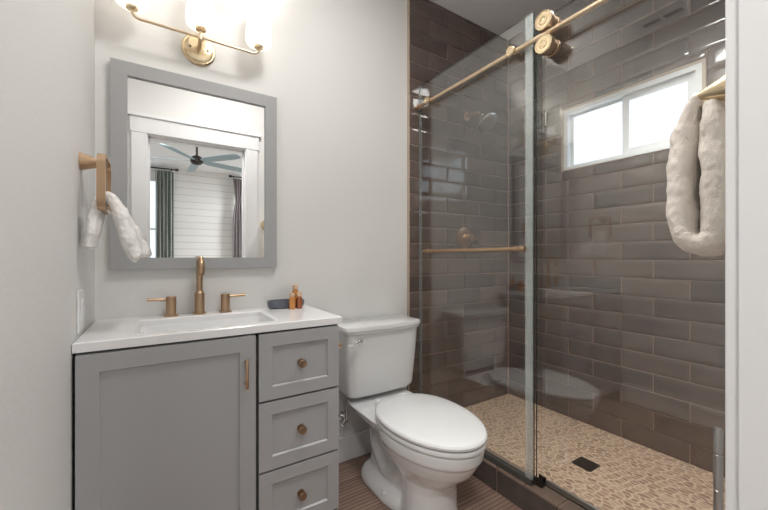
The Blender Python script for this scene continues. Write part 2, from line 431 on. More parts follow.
# slider window in the shower wall
wn = bpy.data.objects.new('window_1', None); COL.objects.link(wn); wn.location = (WX, (wy0+wy1)/2, wz0); wn['kind'] = 'structure'
ym = 0.941
def wframe(bm):
    x0, x1 = WX-0.006, WX+0.07
    t = 0.026
    box(bm, x0, x1, wy0+t, wy1-t, wz0, wz0+0.018); box(bm, x0, x1, wy0+t, wy1-t, wz1-t, wz1)
    box(bm, x0, x1, wy0, wy0+t, wz0, wz1); box(bm, x0, x1, wy1-t, wy1, wz0, wz1)
mk('window_frame', wframe, M['trim'], wn, smooth=False)
def sash(y0, y1, x0, x1, t):
    def f(bm):
        z0, z1 = wz0+0.018, wz1-0.026
        box(bm, x0, x1, y0+t, y1-t, z0, z0+t); box(bm, x0, x1, y0+t, y1-t, z1-t, z1)
        box(bm, x0, x1, y0, y0+t, z0, z1); box(bm, x0, x1, y1-t, y1, z0, z1)
    return f
s1 = mk('sash', sash(wy0+0.026, ym+0.012, WX+0.012, WX+0.030, 0.034), M['trim'], wn, smooth=False)
mk('pane', bx(WX+0.019, WX+0.023, wy0+0.055, ym-0.018, wz0+0.048, wz1-0.056), M['frost'], s1, smooth=False)
s2 = mk('sash', sash(ym-0.012, wy1-0.026, WX+0.034, WX+0.052, 0.016), M['trim'], wn, smooth=False)
mk('pane', bx(WX+0.041, WX+0.045, ym+0.0, wy1-0.04, wz0+0.032, wz1-0.040), M['frost'], s2, smooth=False)
def win_trim(bm):
    a = 0.014
    box(bm, WX-0.008, WX, wy0-a, wy0, wz0-0.004, wz1+a); box(bm, WX-0.008, WX, wy1, wy1+a, wz0-0.004, wz1+a)
    box(bm, WX-0.008, WX, wy0, wy1, wz1, wz1+a)
mk('window_surround', win_trim, M['edge_trim'], wn, smooth=False)

# ------------------------------------------------------------------ bedroom behind the doorway (seen in the mirror)
BY = -4.06; BX0, BX1 = -2.6, 3.2
struct('floor_bedroom', bx(BX0, BX1, BY, 0.02, -0.10, -0.005), M['carpet'])
struct('ceiling_bedroom', bx(BX0, BX1, BY-0.1, 0.02, CZ, CZ+0.1), M['ceil'])
def bed_wall(bm):
    w0, w1, h0, h1 = -1.0, 0.03, 0.7, 2.5
    box(bm, BX0, w0, BY-0.1, BY, 0, CZ); box(bm, w1, 1.28, BY-0.1, BY, 0, CZ); box(bm, 2.3, BX1, BY-0.1, BY, 0, CZ)
    for a, b in ((w0, w1), (1.28, 2.3)):
        box(bm, a, b, BY-0.1, BY, 0, h0); box(bm, a, b, BY-0.1, BY, h1, CZ)
struct('wall_bedroom_far', bed_wall, M['shiplap'])
struct('wall_bedroom_left', bx(BX0-0.1, BX0, BY, 0.02, 0, CZ), M['paint'])
struct('wall_bedroom_right', bx(BX1, BX1+0.1, BY, 0.02, 0, CZ), M['paint'])
def bed_near(bm):
    box(bm, BX0, -0.33, -0.10, 0.0, 0, CZ); box(bm, WX+0.14, BX1, -0.10, 0.0, 0, CZ)
struct('wall_bedroom_near', bed_near, M['paint'])
for k, (a, b) in enumerate(((-1.0, 0.03), (1.28, 2.3))):
    wd = bpy.data.objects.new('window_%d' % (k+2), None); COL.objects.link(wd); wd.location = ((a+b)/2, BY, 0.7); wd['kind'] = 'structure'
    def bf(bm, a=a, b=b):
        for x0, x1, z0, z1 in ((a, a+0.05, 0.7, 2.5), (b-0.05, b, 0.7, 2.5), (a, b, 0.7, 0.75), (a, b, 2.45, 2.5), (a, b, 1.58, 1.62)):
            box(bm, x0, x1, BY-0.07, BY-0.02, z0, z1)
    mk('window_frame', bf, M['trim'], wd, smooth=False)
    mk('pane', bx(a+0.05, b-0.05, BY-0.05, BY-0.045, 0.75, 2.45), M['win_pane'], wd, smooth=False)

def curtain(bm, x0, x1, y, z0, z1, n=5, amp=0.035, gather=None):
    rows = []
    for iz in range(13):
        t = iz/12; z = z0+(z1-z0)*t
        sq = 1.0
        if gather: sq = 1-0.45*math.exp(-((z-gather)/0.22)**2)
        pts = []
        N = n*12
        for i in range(N+1):
            u = i/N; x = x0+(x1-x0)*(0.5+(u-0.5)*sq)
            pts.append((x, y+amp*sq*math.sin(u*n*2*PI)+0.008*math.sin(u*17+z*3), z))
        back = [(px, py-0.006, pz) for px, py, pz in reversed(pts)]
        rows.append(pts+back)
    loft(bm, rows)
c1 = tag(mk('curtain', lambda bm: curtain(bm, -0.05, 0.22, BY+0.17, 0.02, 2.62, 5), M['curtain']), 'grey-green curtain at the left of the bedroom seen in the mirror, beside the bright window', 'curtain', 'bedroom curtains')
c2 = tag(mk('curtain', lambda bm: curtain(bm, 1.20, 1.42, BY+0.17, 0.02, 2.62, 4, gather=2.2), M['curtain2']), 'taupe curtain at the right edge of the doorway seen in the mirror', 'curtain', 'bedroom curtains')
def rod(bm, a, b):
    cyl(bm, (a, BY+0.17, 2.655), (b, BY+0.17, 2.655), 0.012); 
    for x in (a, b): lathe(bm, (x, BY+0.17, 2.655), (1, 0, 0), [(-0.03, 0.005), (-0.02, 0.022), (0.02, 0.022), (0.03, 0.005)], 16)
    for x in (a+0.08, b-0.08): cyl(bm, (x, BY, 2.655), (x, BY+0.17, 2.655), 0.008, n=10)
tag(mk('curtain_rod', lambda bm: rod(bm, -1.15, 0.27), M['dark_metal']), 'dark rod over the grey-green curtain in the mirror', 'curtain rod')
tag(mk('curtain_rod', lambda bm: rod(bm, 1.16, 2.45), M['dark_metal']), 'dark rod over the taupe curtain in the mirror', 'curtain rod')

# ceiling fan
fx, fy, fz = 0.40, -1.56, 2.30
fan = thing('ceiling_fan', 'ceiling fan with pale blue-grey blades reflected in the mirror', 'ceiling fan', (fx, fy, CZ))
mk('downrod', lambda bm: (cyl(bm, (fx, fy, fz+0.05), (fx, fy, CZ), 0.013, n=14), lathe(bm, (fx, fy, CZ), (0, 0, -1), [(0, 0.065), (0.02, 0.065), (0.07, 0.02)], 24)), M['dark_metal'], fan)
mk('motor_housing', lambda bm: lathe(bm, (fx, fy, fz+0.07), (0, 0, -1), [(0, 0.02), (0.02, 0.055), (0.06, 0.075), (0.09, 0.07), (0.11, 0.045), (0.12, 0.01)], 28), M['dark_metal'], fan)
for k in range(5):
    a = math.radians(196+72*k)
    def bl(bm, a=a):
        d = Vector((math.cos(a), math.sin(a), 0)); s = Vector((-math.sin(a), math.cos(a), 0))
        rings = []
        for r, wd in ((0.08, 0.025), (0.16, 0.05), (0.3, 0.055), (0.5, 0.06), (0.62, 0.055), (0.655, 0.03)):
            c = Vector((fx, fy, fz+0.005))+d*r
            tz = Vector((0, 0, 0.22))
            rings.append([c+(s+tz)*wd, c-(s+tz)*wd, c-(s+tz)*wd+Vector((0, 0, -0.007)), c+(s+tz)*wd+Vector((0, 0, -0.007))])
        loft(bm, rings)
    mk('blade', bl, M['blade'], fan, smooth=False)

# housings for the added fill lights, and the ceiling vent
def fill_dome(name, x, y, r, label):
    t = thing(name, label, 'ceiling light', (x, y, CZ))
    mk('trim_ring', lambda bm: lathe(bm, (x, y, CZ), (0, 0, -1), [(0, r+0.03), (0.02, r+0.03), (0.035, r+0.01), (0.035, r), (0.0, r)], 40), M['trim'], t)
    mk('diffuser', lambda bm: lathe(bm, (x, y, CZ-0.003), (0, 0, -1), [(0, r-0.001), (0.022, r-0.001), (0.024, r-0.03)], 40), M['opal'], t)
fill_dome('fill_fixture', 1.60, 0.62, 0.085, 'small round fill light added over the shower')
fill_dome('fill_fixture', 0.52, 0.78, 0.20, 'round flush fill light added in the middle of the bathroom ceiling')
fill_dome('fill_fixture', -0.25, -0.55, 0.20, 'round flush fill light added on the bedroom ceiling just outside the doorway')
fill_dome('fill_fixture', 2.3, -2.9, 0.25, 'round flush fill light added on the bedroom ceiling beyond the fan')
vent = thing('ceiling_vent', 'white ceiling register with two dark slots, reflected in the sliding glass', 'vent', (-0.075, 0.985, CZ))
def vent_frame(bm):
    x0, x1, y0, y1 = -0.135, -0.025, 0.855, 1.125; z0, z1 = CZ-0.008, CZ
    sl = [(0.878, 0.982), (1.000, 1.104)]
    box(bm, x0, -0.110, y0, y1, z0, z1); box(bm, -0.055, x1, y0, y1, z0, z1)
    for a, b in ((y0, sl[0][0]), (sl[0][1], sl[1][0]), (sl[1][1], y1)): box(bm, -0.110, -0.055, a, b, z0, z1)
mk('vent_plate', vent_frame, M['trim'], vent, smooth=False)
for a, b in ((0.878, 0.982), (1.000, 1.104)): mk('slot', bx(-0.110, -0.055, a, b, CZ-0.002, CZ), M['black'], vent, smooth=False)

# ------------------------------------------------------------------ vanity
VX0, VX1, VF = -0.197, 0.607, 1.305
van = thing('vanity_cabinet', 'grey shaker bathroom vanity with one wide door and three drawers', 'cabinet', (0.2, 1.5, 0))
def carcass(bm):
    box(bm, VX0, VX0+0.018, VF, YB-0.016, 0.0, 0.832); box(bm, VX1-0.018, VX1, VF, YB-0.016, 0.0, 0.832)
    box(bm, VX0+0.018, VX1-0.018, VF+0.001, YB-0.02, 0.09, 0.108)
    box(bm, VX0+0.018, VX1-0.018, YB-0.03, YB-0.02, 0.108, 0.832)
    box(bm, 0.288, 0.306, VF+0.001, YB-0.03, 0.108, 0.755); box(bm, 0.288, 0.306, VF+0.001, VF+0.02, 0.755, 0.832)
    box(bm, VX0+0.018, VX1-0.018, VF+0.001, VF+0.02, 0.812, 0.832)
    box(bm, 0.306, VX1-0.018, VF+0.001, VF+0.05, 0.570, 0.590); box(bm, 0.306, VX1-0.018, VF+0.001, VF+0.05, 0.318, 0.338)
mk('body', carcass, M['vanity_dark'], van, smooth=False)
mk('side_panel', bx(VX1, VX1+0.004, VF, YB-0.016, 0.0, 0.832), M['vanity'], van, smooth=False)
mk('toe_kick', bx(VX0+0.018, VX1-0.018, VF+0.05, VF+0.062, 0.0, 0.09), M['vanity_dark'], van, smooth=False)
def shaker(x0, x1, z0, z1, rail, rec=0.007):
    def f(bm):
        ya, yb = VF-0.020, VF-0.0005
        box(bm, x0, x0+rail, ya, yb, z0, z1); box(bm, x1-rail, x1, ya, yb, z0, z1)
        box(bm, x0+rail, x1-rail, ya, yb, z0, z0+rail); box(bm, x0+rail, x1-rail, ya, yb, z1-rail, z1)
        # narrow sloping bead and flat panel
        a = 0.004
        i0, i1, j0, j1 = x0+rail, x1-rail, z0+rail, z1-rail
        o = [(i0, ya+0.001, j0), (i1, ya+0.001, j0), (i1, ya+0.001, j1), (i0, ya+0.001, j1)]
        q = [(i0+a, ya+rec, j0+a), (i1-a, ya+rec, j0+a), (i1-a, ya+rec, j1-a), (i0+a, ya+rec, j1-a)]
        ov = [bm.verts.new(p) for p in o]; qv = [bm.verts.new(p) for p in q]
        for k in range(4): bm.faces.new((ov[k], ov[(k+1) % 4], qv[(k+1) % 4], qv[k]))
        box(bm, i0+a, i1-a, ya+rec, yb, j0+a, j1-a)
    return f
door = mk('door', shaker(VX0+0.001, 0.287, 0.098, 0.824, 0.052), M['vanity'], van, smooth=False)
def pull(bm):
    y = VF-0.020-0.022
    box(bm, 0.249, 0.259, y-0.004, y+0.004, 0.648, 0.752, bev=0.003)
    for z in (0.662, 0.738): cyl(bm, (0.254, y, z), (0.254, VF-0.020, z), 0.0045, n=12)
mk('handle', pull, M['brass'], door)
for z0, z1, kz in ((0.586, 0.824, 0.703), (0.334, 0.578, 0.455), (0.098, 0.326, 0.208)):
    d = mk('drawer', shaker(0.298, VX1, z0, z1, 0.046), M['vanity'], van, smooth=False)
    mk('knob', lambda bm, kz=kz: lathe(bm, (0.452, VF-0.013, kz), (0, -1, 0), [(0, 0.0135), (0.003, 0.0135), (0.004, 0.006), (0.015, 0.006), (0.019, 0.012), (0.024, 0.0155), (0.028, 0.0150), (0.030, 0.011), (0.029, 0.008)], 28), M['dark_bronze'], d)

# countertop with an integral rectangular basin
CT0, CT1 = 0.832, 0.860
cx0, cx1, cy0, cy1 = -0.203, 0.622, 1.288, YB-0.002
bx0, bx1, by0, by1 = -0.055, 0.380, 1.345, 1.625
top = thing('countertop', 'white vanity top with moulded rectangular basin resting on the grey cabinet', 'countertop', (0.2, 1.5, CT0))
def slab(bm):
    # outer top ring with the basin hole
    def q(z, a, b, c, d): return [bm.verts.new((a, c, z)), bm.verts.new((b, c, z)), bm.verts.new((b, d, z)), bm.verts.new((a, d, z))]
    e = 0.003
    o0 = q(CT0, cx0, cx1, cy0, cy1); o1 = q(CT1-e, cx0, cx1, cy0, cy1); o2 = q(CT1, cx0+e, cx1-e, cy0+e, cy1)
    i2 = q(CT1, bx0-0.012, bx1+0.012, by0-0.012, by1+0.012); i1 = q(CT1-0.006, bx0, bx1, by0, by1); i0 = q(CT0, bx0, bx1, by0, by1)
    for a, b in ((o0, o1), (o1, o2), (o2, i2), (i2, i1), (i1, i0), (i0, o0)):
        for k in range(4): bm.faces.new((a[k], a[(k+1) % 4], b[(k+1) % 4], b[k]))
mk('slab', slab, M['quartz'], top, smooth=False)
def basin(bm):
    def rr(z, inset, r, n=6):
        x0, x1, y0, y1 = bx0+inset, bx1-inset, by0+inset*0.7, by1-inset*0.5
        pts = []
        for cx, cy, a0 in ((x1-r, y1-r, 0), (x0+r, y1-r, 90), (x0+r, y0+r, 180), (x1-r, y0+r, 270)):
            for k in range(n+1):
                a = math.radians(a0+90*k/n); pts.append((cx+r*math.cos(a), cy+r*math.sin(a), z))
        return pts
    loft(bm, [rr(CT0+0.004, -0.0, 0.004), rr(CT0-0.006, 0.004, 0.02), rr(CT0-0.035, 0.016, 0.035), rr(CT0-0.050, 0.035, 0.045), rr(CT0-0.057, 0.075, 0.05), rr(CT0-0.060, 0.12, 0.015)], cap=False)
    b2 = [rr(CT0-0.001, -0.010, 0.01), rr(CT0-0.04, 0.006, 0.04), rr(CT0-0.066, 0.06, 0.05), rr(CT0-0.068, 0.12, 0.015)]
    loft(bm, b2, cap=False)
    n = len(b2[0])
    vs_ = [bm.verts.new(p) for p in rr(CT0-0.060, 0.12, 0.015)]; bm.faces.new(vs_)
bas = mk('basin', basin, M['ceramic'], top)
mk('drain', lambda bm: lathe(bm, (0.165, 1.50, CT0-0.060), (0, 0, 1), [(0, 0.028), (0.003, 0.028), (0.005, 0.020), (0.003, 0.010)], 24), M['brass'], bas)

# faucet
FY = 1.672
fau = thing('faucet', 'brushed bronze widespread faucet with arched spout and two lever handles behind the basin', 'faucet', (0.145, FY, CT1))
def spout(bm):
    x = 0.145
    lathe(bm, (x, FY, CT1), (0, 0, 1), [(0, 0.026), (0.006, 0.026), (0.007, 0.019), (0.088, 0.019), (0.094, 0.0145), (0.1, 0.0128)], 32)
    zt = 1.075
    pts = [(x, FY, CT1+0.09), (x, FY, 0.99), (x, FY, 1.045)]
    R = 0.035
    for a in (30, 60, 90, 120, 150, 172): pts.append((x, FY-R+R*math.cos(math.radians(a)), 1.056+R*math.sin(math.radians(a))*1.05))
    pts.append((x, FY-2*R-0.001, 1.035))
    tube(bm, pts, 0.0125, 20, 5)
sp = mk('spout', spout, M['brass'], fau)
mk('aerator', lambda bm: cyl(bm, (0.145, FY-0.071, 1.026), (0.145, FY-0.071, 1.037), 0.0105), M['dark_bronze'], sp)
for x, s in ((0.042, -1), (0.245, 1)):
    h = mk('handle', lambda bm, x=x: lathe(bm, (x, FY, CT1), (0, 0, 1), [(0, 0.026), (0.006, 0.026), (0.007, 0.0185), (0.078, 0.0185), (0.080, 0.016)], 32), M['brass'], fau)
    mk('lever', lambda bm, x=x, s=s: cyl(bm, (x+s*0.012, FY, CT1+0.067), (x+s*0.082, FY-0.004, CT1+0.071), 0.0062, 0.0058, 16), M['brass'], h)

# soap dish and toiletries
sx_, sy_ = 0.508, 1.655
def dish(bm):
    def ov(z, a, b, n=36): return [(sx_+a*math.copysign(abs(math.cos(2*PI*i/n))**0.7, math.cos(2*PI*i/n)), sy_+b*math.copysign(abs(math.sin(2*PI*i/n))**0.7, math.sin(2*PI*i/n)), z) for i in range(n)]
    z = CT1
    loft(bm, [ov(z, 0.072, 0.030), ov(z+0.006, 0.083, 0.036), ov(z+0.030, 0.087, 0.039), ov(z+0.038, 0.083, 0.036), ov(z+0.036, 0.074, 0.028), ov(z+0.012, 0.068, 0.023)])
tag(mk('soap_dish', dish, M['soap_dish'], smooth=True), 'small oval slate-grey soap dish at the right end of the white vanity top', 'soap dish')
def bottle(x, y, z, h, r, m, label):
    t = thing('toiletry_bottle', label, 'bottle', (x, y, z), 'toiletry bottles beside the soap dish')
    mk('bottle_body', lambda bm: lathe(bm, (x, y, z), (0, 0, 1), [(0, r*0.92), (0.004, r), (h*0.68, r), (h*0.76, r*0.55), (h*0.80, r*0.5)], 24), m, t)
    mk('cap', lambda bm: lathe(bm, (x, y, z+h*0.78), (0, 0, 1), [(0, r*0.86), (h*0.20, r*0.86), (h*0.22, r*0.7)], 20), M['cap'], t)
bottle(0.520, 1.600, CT1, 0.074, 0.0145, M['amber'], 'leftmost tiny amber bottle standing in front of the grey soap dish')
bottle(0.553, 1.600, CT1, 0.074, 0.0140, M['amber2'], 'tiny brown bottle right of the amber one, in front of the grey soap dish')
bottle(0.552, 1.655, CT1+0.0125, 0.094, 0.0150, M['amber'], 'tallest tiny tan-capped bottle, standing in the soap dish behind the others')

# ------------------------------------------------------------------ mirror
mir = thing('wall_mirror', 'rectangular wall mirror with flat grey frame above the vanity', 'mirror', (0.16, YB, 1.45))
mx0, mx1, mz0, mz1 = -0.157, 0.475, 1.052, 1.862
fw = 0.053
def mframe(bm):
    y0, y1 = YB-0.026, YB-0.001
    o = [(mx0, mz0), (mx1, mz0), (mx1, mz1), (mx0, mz1)]; i = [(mx0+fw, mz0+fw*0.86), (mx1-fw, mz0+fw*0.86), (mx1-fw, mz1-fw), (mx0+fw, mz1-fw)]
    def q(pts, y): return [bm.verts.new((x, y, z)) for x, z in pts]
    ob, of, if_, ib = q(o, y1), q(o, y0), q(i, y0), q(i, y1)
    for a, b in ((ob, of), (of, if_), (if_, ib), (ib, ob)):
        for k in range(4): bm.faces.new((a[k], a[(k+1) % 4], b[(k+1) % 4], b[k]))
mk('frame', mframe, M['frame'], mir, smooth=False)
mk('mirror_glass', bx(mx0+fw-0.003, mx1-fw+0.003, YB-0.014, YB-0.006, mz0+0.043, mz1-fw+0.003), M['mirror'], mir, smooth=False)

# ------------------------------------------------------------------ vanity lamp
LY = 1.62; LZ = 2.000
lamp = thing('vanity_light', 'brass three-light wall sconce with lit white glass shades above the mirror', 'wall light', (0.145, YB, LZ))
mk('backplate', lambda bm: lathe(bm, (0.145, YB, LZ-0.005), (0, -1, 0), [(0, 0.066), (0.008, 0.066), (0.012, 0.062), (0.012, 0.056), (0.02, 0.052), (0.022, 0.045)], 40), M['gold'], lamp)
for s in (-1, 1): mk('screw', lambda bm, s=s: lathe(bm, (0.145+s*0.034, YB-0.021, LZ-0.005), (0, -1, 0), [(0, 0.005), (0.004, 0.005), (0.006, 0.003)], 12), M['dark_bronze'], lamp)
def bar(bm):
    xs = (-0.085, 0.375)
    tube(bm, [(xs[0], LY, LZ+0.035), (xs[0]+0.004, LY, LZ+0.012), (xs[0]+0.022, LY, LZ), (xs[0]+0.06, LY, LZ), (0.145, LY, LZ), (xs[1]-0.06, LY, LZ), (xs[1]-0.022, LY, LZ), (xs[1]-0.004, LY, LZ+0.012), (xs[1], LY, LZ+0.035)], 0.0055, 14, 6)
    cyl(bm, (0.145, YB-0.02, LZ-0.005), (0.145, LY, LZ), 0.008); lathe(bm, (0.145, LY, LZ-0.014), (0, 0, 1), [(0, 0.006), (0.004, 0.011), (0.024, 0.011), (0.028, 0.006), (0.05, 0.006)], 20)
mk('arm', bar, M['rail'], lamp)
for x in (-0.085, 0.145, 0.375):
    hd = mk('lamp_holder', lambda bm, x=x: lathe(bm, (x, LY, LZ+0.025), (0, 0, 1), [(0, 0.008), (0.004, 0.019), (0.016, 0.021), (0.018, 0.024), (0.030, 0.024)], 28), M['gold'], lamp)
    mk('lamp_shade', lambda bm, x=x: lathe(bm, (x, LY, LZ+0.036), (0, 0, 1), [(0, 0.022), (0.003, 0.040), (0.012, 0.053), (0.03, 0.0565), (0.17, 0.045), (0.185, 0.0435), (0.185, 0.040), (0.05, 0.050), (0.012, 0.046)], 40), M['shade'], hd)

for x in (-0.085, 0.145, 0.375):
    l = bpy.data.lights.new('sconce_bulb', 'POINT'); l.energy = 4.0; l.color = (1.0, 0.95, 0.88); l.shadow_soft_size = 0.018
    lo = bpy.data.objects.new('sconce_bulb', l); COL.objects.link(lo); lo.location = (x, LY, LZ+0.170)

# ------------------------------------------------------------------ toilet
TX = 0.975
toi = thing('toilet', 'white two-piece toilet with closed lid between the vanity and the shower', 'toilet', (TX, 1.3, 0))
def egg(z, yf, yb, wmax, yw, n=48, p=2.0, xc=TX):
    pts = []
    for i in range(n):
        a = 2*PI*i/n; c, s = math.cos(a), math.sin(a)
        if s < 0: y = yw+(yw-yf)*s; x = wmax*c
        else:
            q = 2.0/p
            y = yw+(yb-yw)*abs(s)**q; x = wmax*math.copysign(abs(c)**q, c)
        pts.append((xc+x, y, z))
    return pts
def bowl(bm):
    # front pedestal that swells into the bowl
    loft(bm, [egg(0.0, 1.040, 1.28, 0.120, 1.165), egg(0.02, 1.042, 1.28, 0.119, 1.165), egg(0.06, 1.046, 1.28, 0.116, 1.165), egg(0.15, 1.046, 1.28, 0.115, 1.165), egg(0.19, 1.03, 1.31, 0.120, 1.175), egg(0.22, 0.995, 1.38, 0.135, 1.19),
              egg(0.26, 0.950, 1.40, 0.160, 1.195), egg(0.30, 0.925, 1.42, 0.176, 1.20), egg(0.318, 0.918, 1.43, 0.180, 1.20), egg(0.322, 0.908, 1.43, 0.187, 1.20), egg(0.36, 0.903, 1.44, 0.189, 1.20), egg(0.372, 0.905, 1.44, 0.187, 1.20)])
    # rear foot and trapway
    def rr(z, x, y0, y1, p=3.0, n=40):
        yc, hy = (y0+y1)/2, (y1-y0)/2
        return [(TX+x*math.copysign(abs(math.cos(2*PI*i/n))**(2/p), math.cos(2*PI*i/n)), yc+hy*math.copysign(abs(math.sin(2*PI*i/n))**(2/p), math.sin(2*PI*i/n)), z) for i in range(n)]
    loft(bm, [rr(0, 0.138, 1.22, 1.60, 3.5), rr(0.025, 0.136, 1.22, 1.60, 3.5), rr(0.048, 0.124, 1.22, 1.59, 3.5), rr(0.068, 0.088, 1.20, 1.575, 3.5), rr(0.16, 0.072, 1.18, 1.57, 3.5), rr(0.23, 0.078, 1.18, 1.58, 3.5), rr(0.29, 0.120, 1.18, 1.62), rr(0.33, 0.16, 1.20, 1.66), rr(0.372, 0.182, 1.22, 1.69, 4)])
    # trapway bulge on both sides
    for s in (-1, 1):
        tube(bm, [(TX+s*0.055, 1.22, 0.22), (TX+s*0.056, 1.32, 0.12), (TX+s*0.058, 1.40, 0.10), (TX+s*0.060, 1.48, 0.19), (TX+s*0.055, 1.50, 0.28)], 0.040, 14, 5)
def ceramic_mods(o):
    r = o.modifiers.new('remesh', 'REMESH'); r.mode = 'VOXEL'; r.voxel_size = 0.0055; r.use_smooth_shade = True
    s = o.modifiers.new('smooth', 'SMOOTH'); s.factor = 0.5; s.iterations = 8
mk('bowl', bowl, M['ceramic'], toi, mods=ceramic_mods)
def tank_ring(z, x0, x1, y0, y1, bow=0.012, r=0.03, n=8, m=16):
    pts = []
    xc = (x0+x1)/2; hw = (x1-x0)/2
    for k in range(m+1):                      # front edge, bowed towards the room
        x = x0+r+(x1-x0-2*r)*k/m; pts.append((x, y0-bow*(1-((x-xc)/hw)**2), z))
    def arc(cx, cy, a0, a1):
        for k in range(1, n): a = math.radians(a0+(a1-a0)*k/n); pts.append((cx+r*math.cos(a), cy+r*math.sin(a), z))
    arc(x1-r, y0+r, -90, 0); pts.append((x1, y0+r, z)); 
    pts.append((x1, y1-r, z)); arc(x1-r, y1-r, 0, 90); pts.append((x1-r, y1, z)); pts.append((x0+r, y1, z)); arc(x0+r, y1-r, 90, 180); pts.append((x0, y1-r, z)); pts.append((x0, y0+r, z)); arc(x0+r, y0+r, 180, 270)
    return pts
TC = 0.980
def tank(bm):
    R = []
    for z, hw, y0 in ((0.392, 0.165, 1.570), (0.399, 0.187, 1.548), (0.412, 0.197, 1.538), (0.43, 0.201, 1.535), (0.60, 0.213, 1.525), (0.72, 0.220, 1.520)):
        R.append(tank_ring(z, TC-hw, TC+hw, y0, 1.695))
    loft(bm, R)
tk = mk('tank', tank, M['ceramic'], toi)
def lid(bm):
    a = lambda z, d: tank_ring(z, TC-0.234+d, TC+0.234-d, 1.508+d, 1.700, bow=0.016)
    loft(bm, [a(0.7195, 0.010), a(0.722, 0.006), a(0.735, 0.004), a(0.738, 0.0), a(0.752, 0.0), a(0.758, 0.003), a(0.760, 0.010)])
mk('tank_lid', lid, M['ceramic'], toi)
def lever(bm):
    lathe(bm, (0.828, 1.524, 0.690), (0, -1, 0), [(0, 0.013), (0.010, 0.013), (0.016, 0.010), (0.022, 0.010)], 20)
    tube(bm, [(0.834, 1.498, 0.690), (0.810, 1.494, 0.688), (0.784, 1.494, 0.683), (0.752, 1.497, 0.678)], lambda t: 0.0065+0.002*t, 12, 5)
mk('flush_lever', lever, M['chrome'], tk)
def cl(z, d, yb=1.43): return egg(z, 0.893+d, yb-d, 0.195-d, 1.19, p=2.4)
def seat(bm): loft(bm, [cl(0.3735, 0.008), cl(0.378, 0.003), cl(0.388, 0.001), cl(0.395, 0.004)])
mk('seat', seat, M['plastic'], toi)
def slid(bm): loft(bm, [cl(0.3985, 0.006), cl(0.402, 0.001), cl(0.411, 0.0), cl(0.418, 0.005), cl(0.421, 0.014), cl(0.4235, 0.04), cl(0.425, 0.09), cl(0.4255, 0.13)])
mk('seat_lid', slid, M['plastic'], toi)
for s in (-1, 1): mk('hinge', lambda bm, s=s: lathe(bm, (TX+s*0.075, 1.455, 0.371), (0, 0, 1), [(0, 0.018), (0.03, 0.017), (0.036, 0.012)], 20), M['plastic'], toi)
for s in (-1, 1): mk('bolt_cap', lambda bm, s=s: lathe(bm, (TX+s*0.122, 1.33, 0.032), (0, 0, 1), [(0, 0.014), (0.014, 0.013), (0.020, 0.008)], 18), M['plastic'], toi)
# supply valve and hose at the wall
sv = thing('supply_valve', 'small chrome water valve and hose on the wall under the toilet tank', 'valve', (0.79, YB, 0.20))
mk('stop_valve', lambda bm: (lathe(bm, (0.832, YB-0.001, 0.245), (0, -1, 0), [(0, 0.028), (0.004, 0.027), (0.006, 0.009), (0.05, 0.009)], 24), cyl(bm, (0.832, YB-0.050, 0.230), (0.832, YB-0.050, 0.285), 0.012, n=18), tube(bm, [(0.832, YB-0.052, 0.245), (0.818, YB-0.062, 0.238), (0.800, YB-0.070, 0.228)], 0.008, 12, 4)), M['chrome'], sv)
mk('hose', lambda bm: tube(bm, [(0.832, YB-0.050, 0.285), (0.834, YB-0.052, 0.32), (0.846, YB-0.075, 0.345), (0.850, YB-0.08, 0.389)], 0.0065, 12, 6), M['hose'], sv)

# toilet paper holder on the side of the vanity
ph = thing('toilet_paper_holder', 'bronze toilet paper holder on the right side of the grey vanity', 'paper holder', (0.611, 1.42, 0.712))
mk('mounting_post', lambda bm: lathe(bm, (VX1+0.0035, 1.400, 0.712), (1, 0, 0), [(0, 0.028), (0.004, 0.028), (0.05, 0.012), (0.062, 0.011)], 24), M['brass'], ph)
mk('roll_arm', lambda bm: tube(bm, [(0.668, 1.400, 0.712), (0.672, 1.41, 0.712), (0.672, 1.43, 0.712), (0.672, 1.54, 0.712)], 0.007, 12, 4), M['brass'], ph)

# ------------------------------------------------------------------ towel rings and towels
def ring_pts(c, ax, w_, h_, n=10, r=0.03):
    c = Vector(c); ax = Vector(ax); pts = []
    for cx, cz, a0 in ((w_/2-r, h_/2-r, 0), (-w_/2+r, h_/2-r, 90), (-w_/2+r, -h_/2+r, 180), (w_/2-r, -h_/2+r, 270)):
        for k in range(n+1):
            a = math.radians(a0+90*k/n); pts.append(c+ax*(cx+r*math.cos(a))+Vector((0, 0, cz+r*math.sin(a))))
    return pts
def band_ring(bm, c, ax, nrm, w_, h_, t=0.005, b=0.009, r=0.03):
    P = ring_pts(c, ax, w_, h_, r=r); nrm = Vector(nrm); c = Vector(c)
    rings = []
    for i, p in enumerate(P):
        d = (P[(i+1) % len(P)]-P[i-1]).normalized(); o = d.cross(nrm).normalized()
        rings.append([p+o*t+nrm*b, p-o*t+nrm*b, p-o*t-nrm*b, p+o*t-nrm*b])
    rings.append(rings[0])
    vr = [[bm.verts.new(q) for q in r] for r in rings[:-1]]
    for i in range(len(vr)):
        a, b_ = vr[i], vr[(i+1) % len(vr)]
        for k in range(4): bm.faces.new((a[k], a[(k+1) % 4], b_[(k+1) % 4], b_[k]))
tr = thing('towel_ring', 'bronze towel ring with cone mount on the left wall beside the mirror', 'towel ring', (-0.205, 1.42, 1.40))
mk('wall_mount', lambda bm: lathe(bm, (-0.205, 1.42, 1.395), (1, 0, 0), [(0, 0.027), (0.003, 0.027), (0.052, 0.011), (0.066, 0.011)], 32), M['brass'], tr)
mk('ring', lambda bm: band_ring(bm, (-0.146, 1.42, 1.328), (0, 1, 0), (1, 0, 0), 0.15, 0.165, 0.006, 0.0105), M['brass'], tr)

